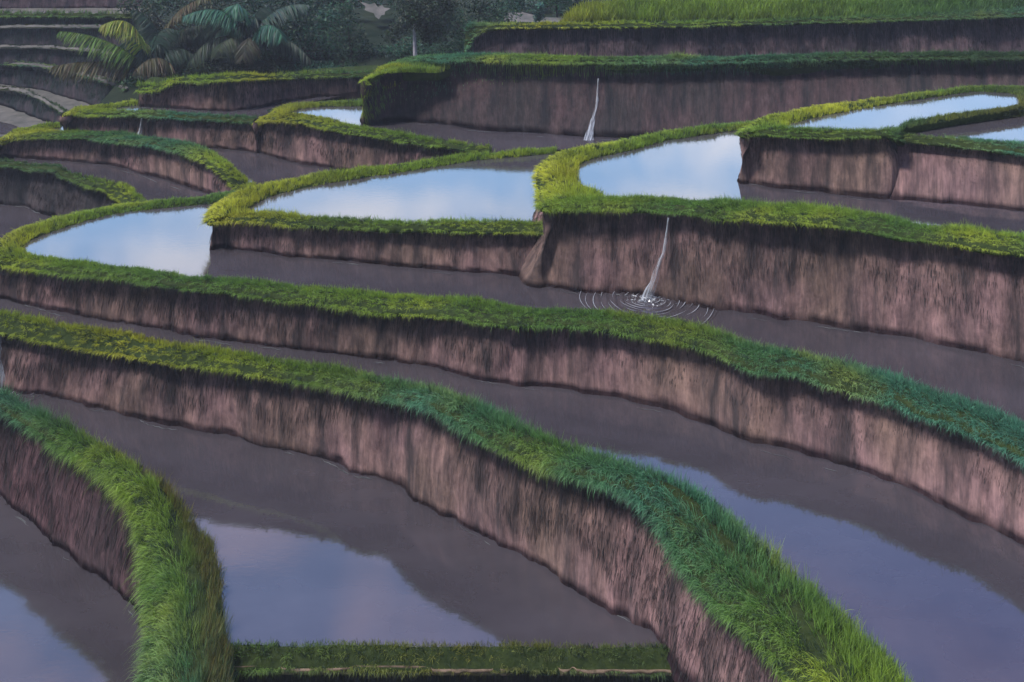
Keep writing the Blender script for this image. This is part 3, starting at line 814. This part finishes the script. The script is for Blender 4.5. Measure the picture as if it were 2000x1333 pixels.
def palm(label, base, crown, Y, fronds, leafL):
    b, c = PY(*base, Y), PY(*crown, Y)
    root = thing('palm_tree', b, label, 'palm')
    pts = bez(b, lerp(b, c, .5) + np.array([.08, 0, 0]), c, 10)
    V, f = tube(pts, np.linspace(.17, .11, 10), 10)
    mesh_obj('trunk', V, f, M_BARK, root)
    for a_ in np.linspace(0, 2 * math.pi, 11)[:-1] + rng.uniform(0, .5):
        ln_ = rng.uniform(70, 120)
        dx, dy_ = math.cos(a_) * ln_, rng.uniform(-40, 40)
        fronds = fronds + [(crown, (crown[0] + dx * .45, crown[1] - rng.uniform(40, 80)), (crown[0] + dx, crown[1] + dy_),
                            .8 + math.sin(a_) * 1.1, (PALM_D, PALM_D, PALM_O, (.022, .075, .045))[random.randint(0, 3)])]
    for fr in fronds:
        p0, pc, p1, dy, col = fr[:5]
        frond(root, p0, pc, p1, Y, Y + dy, col, leafL, label=fr[5] if len(fr) > 5 else None)


PALM_Y = (.24, .30, .045); PALM_G = (.06, .14, .055); PALM_B = (.09, .08, .035); PALM_T = (.05, .17, .115); PALM_D = (.014, .046, .030); PALM_O = (.036, .065, .036)
palm('squat palm at the left with bright yellow-green fronds and brown dead ones below', (292, 175), (291, 128), 40.2, [
    ((288, 125), (272, 12), (199, 50), -1.2, PALM_Y, 'bright yellow-green arching frond'),
    ((285, 130), (215, 66), (118, 62), -1.0, (.11, .20, .04), 'long green frond reaching left'),
    ((288, 138), (190, 108), (103, 131), -1.4, PALM_B, 'dead brown drooping frond'),
    ((345, 140), (310, 90), (268, 134), -1.6, (.075, .07, .03), 'small brown drooping frond'),
    ((294, 122), (300, 40), (345, 60), .6, PALM_D),
    ((294, 122), (330, 70), (380, 110), .4, PALM_D),
    ((290, 122), (255, 40), (240, 100), .7, PALM_D)], .74)
palm('large palm with drooping teal and grey-green fronds in the dark grove', (478, 170), (484, 72), 41.0, [
    ((482, 74), (445, -8), (360, 32), -1.0, PALM_T, 'teal arching frond'),
    ((482, 72), (400, 60), (372, 122), -1.4, PALM_O),
    ((486, 74), (440, 66), (428, 96), -1.8, (.05, .075, .042)),
    ((490, 78), (486, 60), (474, 112), -1.8, (.055, .06, .036)),
    ((486, 70), (530, 28), (552, 72), -1.2, (.03, .13, .085), 'short teal frond bending right'),
    ((482, 60), (470, -18), (452, 22), -.6, PALM_T),
    ((488, 68), (540, 0), (600, 10), .2, (.03, .075, .06)),
    ((488, 76), (560, 52), (606, 118), -.5, PALM_D),
    ((486, 72), (500, 0), (530, 20), .8, PALM_D)], .68)
palm('slender palm with a tall rust-brown frond arching above the left grove', (345, 165), (318, 96), 41.8, [
    ((318, 98), (318, 12), (420, -10), -.9, PALM_B, 'rust-brown arching frond'),
    ((318, 98), (300, 30), (262, 20), .3, PALM_D),
    ((320, 98), (370, 40), (420, 90), .2, PALM_D),
    ((320, 98), (345, 50), (400, 50), -.3, PALM_O)], .5)


def leaf_cloud(centers, radii, n, size, col, flat=.75):
    """Leaves spread through several clumps: small quads, random tilt, each clump its own tone."""
    cs = np.array(centers, float); rs = np.array(radii, float)
    wt = rs ** 2; wt /= wt.sum()
    ci = rng.choice(len(cs), n, p=wt)
    d = rng.normal(0, 1, (n, 3)); d /= np.linalg.norm(d, axis=1, keepdims=True)
    r = rng.uniform(0, 1, n) ** .45
    lump = .75 + .5 * noise2(d[:, 0] * 2.5 + ci * 3.1, d[:, 2] * 2.5, 3)
    p = cs[ci] + d * (r * rs[ci] * lump)[:, None] * np.array([1, 1, flat])
    tilt = rng.normal(0, 1, (n, 3)); tilt[:, 2] = np.abs(tilt[:, 2]) + .3
    tilt /= np.linalg.norm(tilt, axis=1, keepdims=True)
    a = np.cross(tilt, rng.normal(0, 1, (n, 3))); a /= np.linalg.norm(a, axis=1, keepdims=True)
    b = np.cross(tilt, a)
    s = size * rng.uniform(.6, 1.4, n)
    V = np.stack([p - a * s[:, None], p - b * (s * .38)[:, None], p + a * s[:, None], p + b * (s * .38)[:, None]], 1).reshape(-1, 3)
    f = np.arange(n * 4).reshape(-1, 4)
    tone = rng.uniform(.55, 1.6, len(cs))
    cc = np.array(col)[None] * (tone[ci] * rng.uniform(.6, 1.4, n))[:, None] * (1 + .15 * rng.normal(0, 1, (n, 3)))
    return V, f, np.repeat(np.clip(cc, .003, 1), 4, 0)


def tree(label, base, Y, clumps, nleaf, size, col, bark=None, rad=.12, top=None, name='broadleaf_tree', cat='tree', lean=0.0):
    """clumps: (px, py, radius px, depth offset)."""
    b = PY(*base, Y)
    root = thing(name, b, label, cat)
    cen = [PY(x, y, Y + dy) for x, y, r, dy in clumps]
    rr = [r * Y / F for x, y, r, dy in clumps]
    tp = np.mean(cen, 0) if top is None else PY(*top, Y)
    pts = bez(b + np.array([0, 0, -.4]), lerp(b, tp, .5) + np.array([lean, 0, 0]), tp, 9)
    V, f = tube(pts, np.linspace(rad, rad * .45, 9), 8)
    f = list(f); off = len(V)
    Vs = [V]
    for c in (cen if bark is None else []):         # limbs into the clumps
        st = pts[random.randint(4, 7)]
        lv, lf = tube(bez(st, lerp(st, c, .5) + np.array([0, 0, .1]), c, 6), np.linspace(rad * .4, rad * .1, 6), 5)
        f += [[i + off for i in q_] for q_ in lf]; off += len(lv); Vs.append(lv)
    mesh_obj('trunk', np.concatenate(Vs), f, bark or M_BARK, root)
    V, f, c = leaf_cloud(cen, rr, nleaf, size, col)
    mesh_obj('crown', V, f, M_LEAF, root, cols=c)


DK1 = (.016, .050, .026); DK2 = (.024, .044, .026); DK3 = (.015, .058, .034)
tree('dark broadleaf tree behind the teal palm, densest in the middle of the grove', (600, 165), 42.5,
     [(575, 40, 46, 0), (610, 80, 50, -.4), (560, 100, 44, .3), (640, 40, 40, .2), (620, 125, 45, -.3), (560, 10, 30, 0), (650, 100, 40, .5)], 5200, .085, DK3)
tree('dark conical tree with a pointed top left of the pale slope gap', (690, 165), 42.0,
     [(676, 18, 22, 0), (680, 50, 34, 0), (690, 85, 42, 0), (680, 120, 50, 0), (730, 110, 34, .2), (700, 145, 40, -.3), (650, 140, 40, -.2)], 4600, .07, DK1)
tree('tree with a slim pale grey trunk standing clear of the dark foliage', (812, 122), 41.0,
     [(805, 28, 34, -.3), (840, 20, 46, -.1), (785, 52, 26, .2), (855, 55, 40, .3), (815, 45, 22, -.4), (870, 5, 36, 0), (765, 70, 22, .4), (800, 4, 34, .2), (835, 70, 26, .3)], 7000, .07, DK2,
     bark=M_BARK_PALE, rad=.10, top=(808, 40))
tree('wide dark tree whose crown leans over the shoulder of the violet wall', (925, 160), 43.0,
     [(900, 80, 50, 0), (950, 50, 50, .2), (880, 30, 44, .3), (985, 20, 34, 0), (930, 100, 40, -.3), (860, 105, 40, .3), (940, 12, 36, .2), (990, 55, 22, .4)], 5600, .075, DK1)
tree('dark bushy tree rising behind the two left palms', (380, 165), 43.5,
     [(360, 60, 46, 0), (400, 100, 50, -.4), (340, 110, 46, 0), (310, 60, 40, .4), (420, 40, 44, .3), (380, 20, 36, .5), (450, 120, 46, -.2), (290, 20, 30, .6), (255, 10, 28, .7)], 6200, .085, DK2)
tree('dark tree between the large palm and the middle of the grove', (510, 168), 43.0,
     [(510, 40, 44, 0), (540, 90, 44, 0), (490, 120, 44, -.2), (450, 60, 36, .3), (530, 130, 40, -.5), (500, 10, 30, .4)], 4600, .08, DK3)
tree('low dark shrub thicket filling in below the pale trunked tree', (790, 160), 42.4,
     [(760, 105, 30, 0), (800, 95, 34, .4), (840, 110, 34, .2), (780, 130, 30, -.4), (880, 115, 30, 0), (735, 130, 26, 0), (900, 130, 30, -.2), (820, 130, 30, -.2)], 3600, .07, DK3, name='shrub', cat='shrub', rad=.06)
tree('dark shrub hugging the left end of the grassy step below the palms', (262, 190), 39.4,
     [(255, 165, 22, 0), (280, 150, 26, .2), (300, 165, 22, 0), (262, 182, 14, -.2), (340, 150, 30, .8)], 2200, .06, DK1, name='shrub', cat='shrub', rad=.05)
tree('dark undergrowth shrub beneath the large palm', (440, 165), 40.2,
     [(400, 135, 28, 0), (440, 140, 28, 0), (480, 140, 28, 0), (520, 142, 26, .2), (370, 140, 26, 0)], 2600, .06, DK2, name='shrub', cat='shrub', rad=.05)
tree('dark undergrowth shrub right of the large palm', (600, 165), 40.6,
     [(560, 140, 26, 0), (600, 138, 28, 0), (640, 140, 28, 0), (680, 142, 24, 0)], 2400, .06, DK3, name='shrub', cat='shrub', rad=.05)
tree('small round teal bush standing on the pale path', (1053, 45), 45.0,
     [(1053, 22, 15, 0), (1052, 34, 13, 0), (1055, 10, 9, 0)], 900, .06, (.05, .13, .10), name='shrub', cat='shrub', rad=.03)
tree('brighter green tree at the top edge left of the tall grass mound', (1090, 42), 48.0,
     [(1082, 0, 22, 0), (1062, 4, 14, .2), (1105, 2, 16, .4), (1092, -14, 14, 0)], 1300, .07, (.045, .14, .06), rad=.06)
tree('shadowy dark tree behind the pale path', (1030, 40), 52.0,
     [(1020, 5, 26, 0), (1060, 15, 20, .5), (1100, 18, 22, 0), (990, 0, 26, 0), (1130, 5, 24, 0)], 2000, .09, DK3, rad=.06)


tree('tall dark tree at the top edge behind the pale slope gap', (660, 30), 49.0,
     [(640, 0, 40, 0), (690, 6, 20, 0), (600, 10, 40, .4), (560, 0, 40, 0), (780, 0, 26, .3), (735, -10, 30, .3), (810, 8, 30, 0)], 3600, .10, DK3, rad=.08)
tree('dark background tree at the top edge over the left palms', (420, 40), 49.5,
     [(280, 5, 40, 0), (330, 0, 44, 0), (390, 5, 44, .3), (440, 0, 44, 0), (500, 0, 44, .3), (250, -4, 30, 0)], 3800, .10, DK1, rad=.08)


# pale track on the hillside
def px_patch(name, pts, Y, mat):
    V = [PY(x, y, Y + dy) for x, y, dy in pts]
    return tag(mesh_obj(name, V, [list(range(len(V)))], mat), kind='structure')


px_patch('path', [(985, 50, 0), (1125, 50, 0), (1125, 36, 1.8), (1060, 34, 2.0), (1020, 24, 2.6), (985, 26, 2.4)], 45.5, M_PALE)
px_patch('path', [(740, 38, 0), (745, 30, .4), (751, 29, .4), (752, 23, .7), (763, 17, 1.0), (750, 15, 1.1), (747, 10, 1.3), (738, 14, 1.1), (732, 6, 1.4), (722, 9, 1.3), (702, 3, 1.6), (714, 13, 1.1), (712, 20, .8), (722, 24, .6), (730, 26, .5), (733, 33, .2)], 47.0, M_PALE)


# ------------------------------------------------------------------ waterfalls with their ripple rings
def waterfall(label, pts, h_low, width, rings=0, ring_r=1.2, lift=.07):
    """pts: (px, py, Y) down the face; last one lands on the water h_low below the eye."""
    q0 = np.array([PY(x, y, Y) for x, y, Y in pts])
    n = 40
    d = np.r_[0, np.cumsum(np.linalg.norm(np.diff(q0, axis=0), axis=1))]
    t = np.linspace(0, d[-1], n)
    q = np.stack([np.interp(t, d, q0[:, c]) for c in range(3)], 1)
    q = smooth3(q, 7)
    q[-1, 2] = min(q[-1, 2], ZC - h_low + .01)
    root = thing('waterfall', (q[-1, 0], q[-1, 1], ZC - h_low), label, 'waterfall')
    c = 7
    th = np.linspace(-1, 1, c)
    s = np.linspace(0, 1, n)[:, None]
    wd = width * (.6 + .5 * s + 2.0 * np.clip((s - .5) / .5, 0, 1) ** 1.5) * (1 + .25 * (noise2(s * 9, 0 * s, 4) - .5))
    V = q[:, None, :] + np.stack([th[None] * wd * .5 + 0 * s, -.05 * (1 - th[None] ** 2) * np.ones((n, 1)) - lift * 0, 0 * s * th[None]], -1)
    V[..., 0] += .02 * (noise2(s * 14, th[None] * 2, 8) - .5)
    mesh_obj('falling_stream', V.reshape(-1, 3), grid_faces(n, c), M_FALL, root,
             uvs=np.stack([(th[None] * wd * .5).ravel(), np.repeat(t[:, None], c, 1).ravel()], 1), smooth=True)
    if rings:
        nr, na = 130, 120
        rr = np.linspace(.02, ring_r, nr)[:, None]; an = np.linspace(0, 2 * math.pi, na)[None]
        bx = rr * np.cos(an); by = rr * np.sin(an)
        wob = .10 * (fbm(np.cos(an) * 2 + rr * 1.5, np.sin(an) * 2, 12) - .5)
        amp = .017 * np.exp(-rr / ring_r * .9) * (1 - (rr / ring_r) ** 4) * (.3 + 1.4 * fbm(np.cos(an) * 2.5 + 5, np.sin(an) * 2.5 + rr * 2, 30))
        z = amp * np.sin((rr + wob) * 2 * math.pi / .155)
        V = np.stack([q[-1, 0] + bx, q[-1, 1] + by, ZC - h_low + .006 + z], -1)
        mesh_obj('ripple_rings', V.reshape(-1, 3), grid_faces(nr, na)[:, ::-1].copy(), M_RIP, root, smooth=True)
        av, af = [], []  # pale arcs painting the light streaks on the ripples
        cnt = 0
        for r0 in np.arange(.14, ring_r, .10):
            a0 = rng.uniform(0, .6)
            while a0 < 2 * math.pi:
                span = rng.uniform(.25, 1.3); gap = rng.uniform(.1, .5 + 1.2 * r0 / ring_r)
                q_ = np.linspace(a0, min(a0 + span, 2 * math.pi + .3), 14)
                rr_ = r0 * (1 + .05 * np.sin(q_ * 3 + r0 * 9)) + .01 * rng.normal()
                w_ = .011 * np.sin(np.linspace(0, math.pi, 14)) * rng.uniform(.4, 1.1) * (1.1 - .6 * r0 / ring_r)
                ring3 = [np.stack([q[-1, 0] + (rr_ + e * w_) * np.cos(q_), q[-1, 1] + (rr_ + e * w_) * np.sin(q_), np.full(14, ZC - h_low + .03)], 1) for e in (-1, 1)]
                av.append(np.stack(ring3, 1).reshape(-1, 3)); af.append(grid_faces(14, 2) + cnt); cnt += 28
                a0 += span + gap
        mesh_obj('glint_arcs', np.concatenate(av), np.concatenate(af), M_RIPPLE_GLINT, root)['kind'] = 'stuff'
        # froth where the stream lands
        k = 110 if ring_r > 1.2 else 30
        a = rng.uniform(0, 2 * math.pi, k); r = np.abs(rng.normal(0, .13, k))
        p = np.stack([q[-1, 0] + r * np.cos(a) * 1.4, q[-1, 1] - .03 + r * np.sin(a), np.full(k, ZC - h_low + .012)], 1)
        dirv = np.stack([np.cos(a), np.sin(a), rng.uniform(.05, .5, k)], 1); dirv /= np.linalg.norm(dirv, axis=1, keepdims=True)
        V, f, cc = blades(p, dirv, rng.uniform(.03, .09, k), np.full(k, .018), np.tile(np.array([[.75, .8, .86]]), (k, 1)), rng.uniform(.2, .6, k))
        mesh_obj('froth', V, f, M_GRASS, root, cols=cc)['kind'] = 'stuff'


M_RIPPLE_GLINT = soil_material('ripple_glint', (.20, .22, .26), (.36, .39, .45), 8)
M_RIP = water_material('ripple_water', (.058, .053, .064), 2.05, .02)


def face_Y(key, px, v):
    """Depth of a bank's face at picture column px, v from crest (0) to foot (1)."""
    b = B[key]
    pc = CX + b['O'][:, 0] / b['O'][:, 1] * F
    ok = np.where(b['w'] < .5)[0]
    j = ok[np.argmin(np.abs(pc[ok] - px))]
    return lerp(b['O'][j, 1], b['F'][j, 1], v ** 1.5) - .12


def fall_on(label, key, h_low, px_pts, width, rings=0, ring_r=1.2):
    y0, y1 = px_pts[0][1], px_pts[-1][1]
    pts = [(x, y, face_Y(key, x, (y - y0) / (y1 - y0))) for x, y in px_pts]
    x, y, Y = pts[-1]
    pts[-1] = (x, y, min(Y, F * h_low / (y + HOR)))
    waterfall(label, pts, h_low, width, rings, ring_r)


fall_on('main waterfall in the middle, running white down the tall pink bank into ringed water', 'B5', h3,
        [(1306, 424), (1303, 450), (1298, 490), (1287, 515), (1278, 548), (1268, 572), (1264, 586)], .085, 1, 1.35)
fall_on('thin upper waterfall down the dark wall at centre top', 'BC', h8,
        [(1169, 153), (1167, 180), (1166, 205), (1159, 230), (1153, 255), (1149, 274)], .095)
fall_on('short trickle on the low bank at the left below the palms', 'BA', h9,
        [(278, 230), (276, 245), (274, 258), (270, 275)], .10)
fall_on('waterfall cut off by the left edge, with ripples at its foot', 'B2', h1,
        [(-2, 655), (-4, 690), (-6, 720), (-8, 748)], .16, 1, 1.0)

# ------------------------------------------------------------------ damp evening air
HAZE = .0012
if HAZE:
    hv_ = [(x, y, z) for z in (-1.0, ZC + 1.2) for x, y in ((-60, -12), (60, -12), (60, 75), (-60, 75))]
    hz_m, hz_nt, hz_out = new_mat('damp_air')
    pv = N(hz_nt, 'ShaderNodeVolumePrincipled'); pv.inputs['Color'].default_value = (.74, .80, .92, 1)
    pv.inputs['Density'].default_value = HAZE; pv.inputs['Anisotropy'].default_value = .1
    hz_nt.links.new(pv.outputs[0], hz_out.inputs['Volume'])
    tag(mesh_obj('haze', hv_, [[0, 3, 2, 1], [4, 5, 6, 7], [0, 1, 5, 4], [1, 2, 6, 5], [2, 3, 7, 6], [3, 0, 4, 7]], hz_m), kind='stuff')

# ------------------------------------------------------------------ light, sky, camera
SUN_EL, SUN_AZ = math.radians(58), math.radians(247)       # azimuth clockwise from +Y: behind the camera, left
sd = Vector((math.sin(SUN_AZ) * math.cos(SUN_EL), math.cos(SUN_AZ) * math.cos(SUN_EL), math.sin(SUN_EL)))
sl = bpy.data.lights.new('sun', 'SUN'); sl.energy = 4.4; sl.angle = math.radians(9); sl.color = (1, .92, .86)
so_ = bpy.data.objects.new('sun', sl); COL.objects.link(so_)
so_.rotation_euler = (-sd).to_track_quat('-Z', 'Y').to_euler(); so_.location = (-10, -10, 40)

wd = bpy.data.worlds.new('World'); scene.world = wd; wd.use_nodes = True
nt = wd.node_tree; nt.nodes.clear()
wo = nt.nodes.new('ShaderNodeOutputWorld'); bg = nt.nodes.new('ShaderNodeBackground')
sky = nt.nodes.new('ShaderNodeTexSky'); sky.sky_type = 'NISHITA'; sky.sun_disc = False
sky.sun_elevation = SUN_EL; sky.sun_rotation = SUN_AZ; sky.air_density = 1.0; sky.dust_density = .6
tc = nt.nodes.new('ShaderNodeTexCoord')
sx = nt.nodes.new('ShaderNodeSeparateXYZ'); nt.links.new(tc.outputs['Generated'], sx.inputs[0])
SK = 1 / .12
sc3 = lambda c, k=1.0: tuple(x * SK * k for x in c)
# evening sky: pale bank of light low ahead, violet blue overhead, dimmed behind the camera to cut fill on the banks
lowsky = ramp(nt, sx.outputs['Z'], [(0.0, (.50, .55, .62)), (.33, (.30, .54, .86)), (.42, (.24, .42, .74)), (.54, (.14, .24, .47)), (.66, (.085, .14, .33)), (1, (.15, .17, .29))])
lowsky = mixc(nt, 1.0, lowsky, sc3((3.4, 3.4, 3.4)), 'MULTIPLY')
both = mixc(nt, .8, sky.outputs['Color'], lowsky)
cn = mapped_noise(nt, tc.outputs['Generated'], (5.0, 4.0, 13.0), 7, .55, .6)
mask = ramp(nt, cn, [(.46, (0, 0, 0)), (.62, (.9, .9, .9))])
cloud = mixc(nt, 1.0, ramp(nt, sx.outputs['Z'], [(0.0, (.70, .69, .72)), (.36, (.72, .74, .80)), (.52, (.35, .31, .42)), (.66, (.25, .23, .36)), (1, (.24, .23, .32))]), sc3((3.4, 3.4, 3.4)), 'MULTIPLY')
cl = mixc(nt, mask, both, cloud)
fw = nt.nodes.new('ShaderNodeMapRange'); nt.links.new(sx.outputs['Y'], fw.inputs[0])
fw.inputs[1].default_value = -.6; fw.inputs[2].default_value = .6; fw.inputs[3].default_value = .22; fw.inputs[4].default_value = 1.0
fc = nt.nodes.new('ShaderNodeCombineXYZ')
for k_ in range(3): nt.links.new(fw.outputs[0], fc.inputs[k_])
cl = mixc(nt, 1.0, cl, fc.outputs[0], 'MULTIPLY')
# higher up to the right the evening has already gone indigo
hi_ = nt.nodes.new('ShaderNodeMapRange'); nt.links.new(sx.outputs['Z'], hi_.inputs[0]); hi_.inputs[1].default_value = .42; hi_.inputs[2].default_value = .58
ri_ = nt.nodes.new('ShaderNodeMapRange'); nt.links.new(sx.outputs['X'], ri_.inputs[0]); ri_.inputs[1].default_value = -.1; ri_.inputs[2].default_value = .35
mu_ = nt.nodes.new('ShaderNodeMath'); mu_.operation = 'MULTIPLY'; nt.links.new(hi_.outputs[0], mu_.inputs[0]); nt.links.new(ri_.outputs[0], mu_.inputs[1])
cl = mixc(nt, mu_.outputs[0], cl, mixc(nt, 1.0, cl, (.42, .46, .66), 'MULTIPLY'))
nt.links.new(cl, bg.inputs['Color']); bg.inputs['Strength'].default_value = .12
nt.links.new(bg.outputs[0], wo.inputs['Surface'])

cam = bpy.data.cameras.new('camera'); co = bpy.data.objects.new('camera', cam); COL.objects.link(co)
co.location = (0, 0, ZC); co.rotation_euler = (math.radians(90), 0, 0)
cam.sensor_width = 36; cam.lens = 36; cam.shift_y = -(666.5 + HOR) / 2000.0
cam.clip_start = .1; cam.clip_end = 9000
scene.camera = co
scene.view_settings.view_transform = 'Standard'; scene.view_settings.look = 'None'
scene.view_settings.exposure = 0; scene.view_settings.gamma = 1
scene.render.resolution_x = 1024; scene.render.resolution_y = 682
cy = scene.cycles
cy.max_bounces = 6; cy.diffuse_bounces = 3; cy.glossy_bounces = 3; cy.transmission_bounces = 3; cy.transparent_max_bounces = 6
cy.use_denoising = True
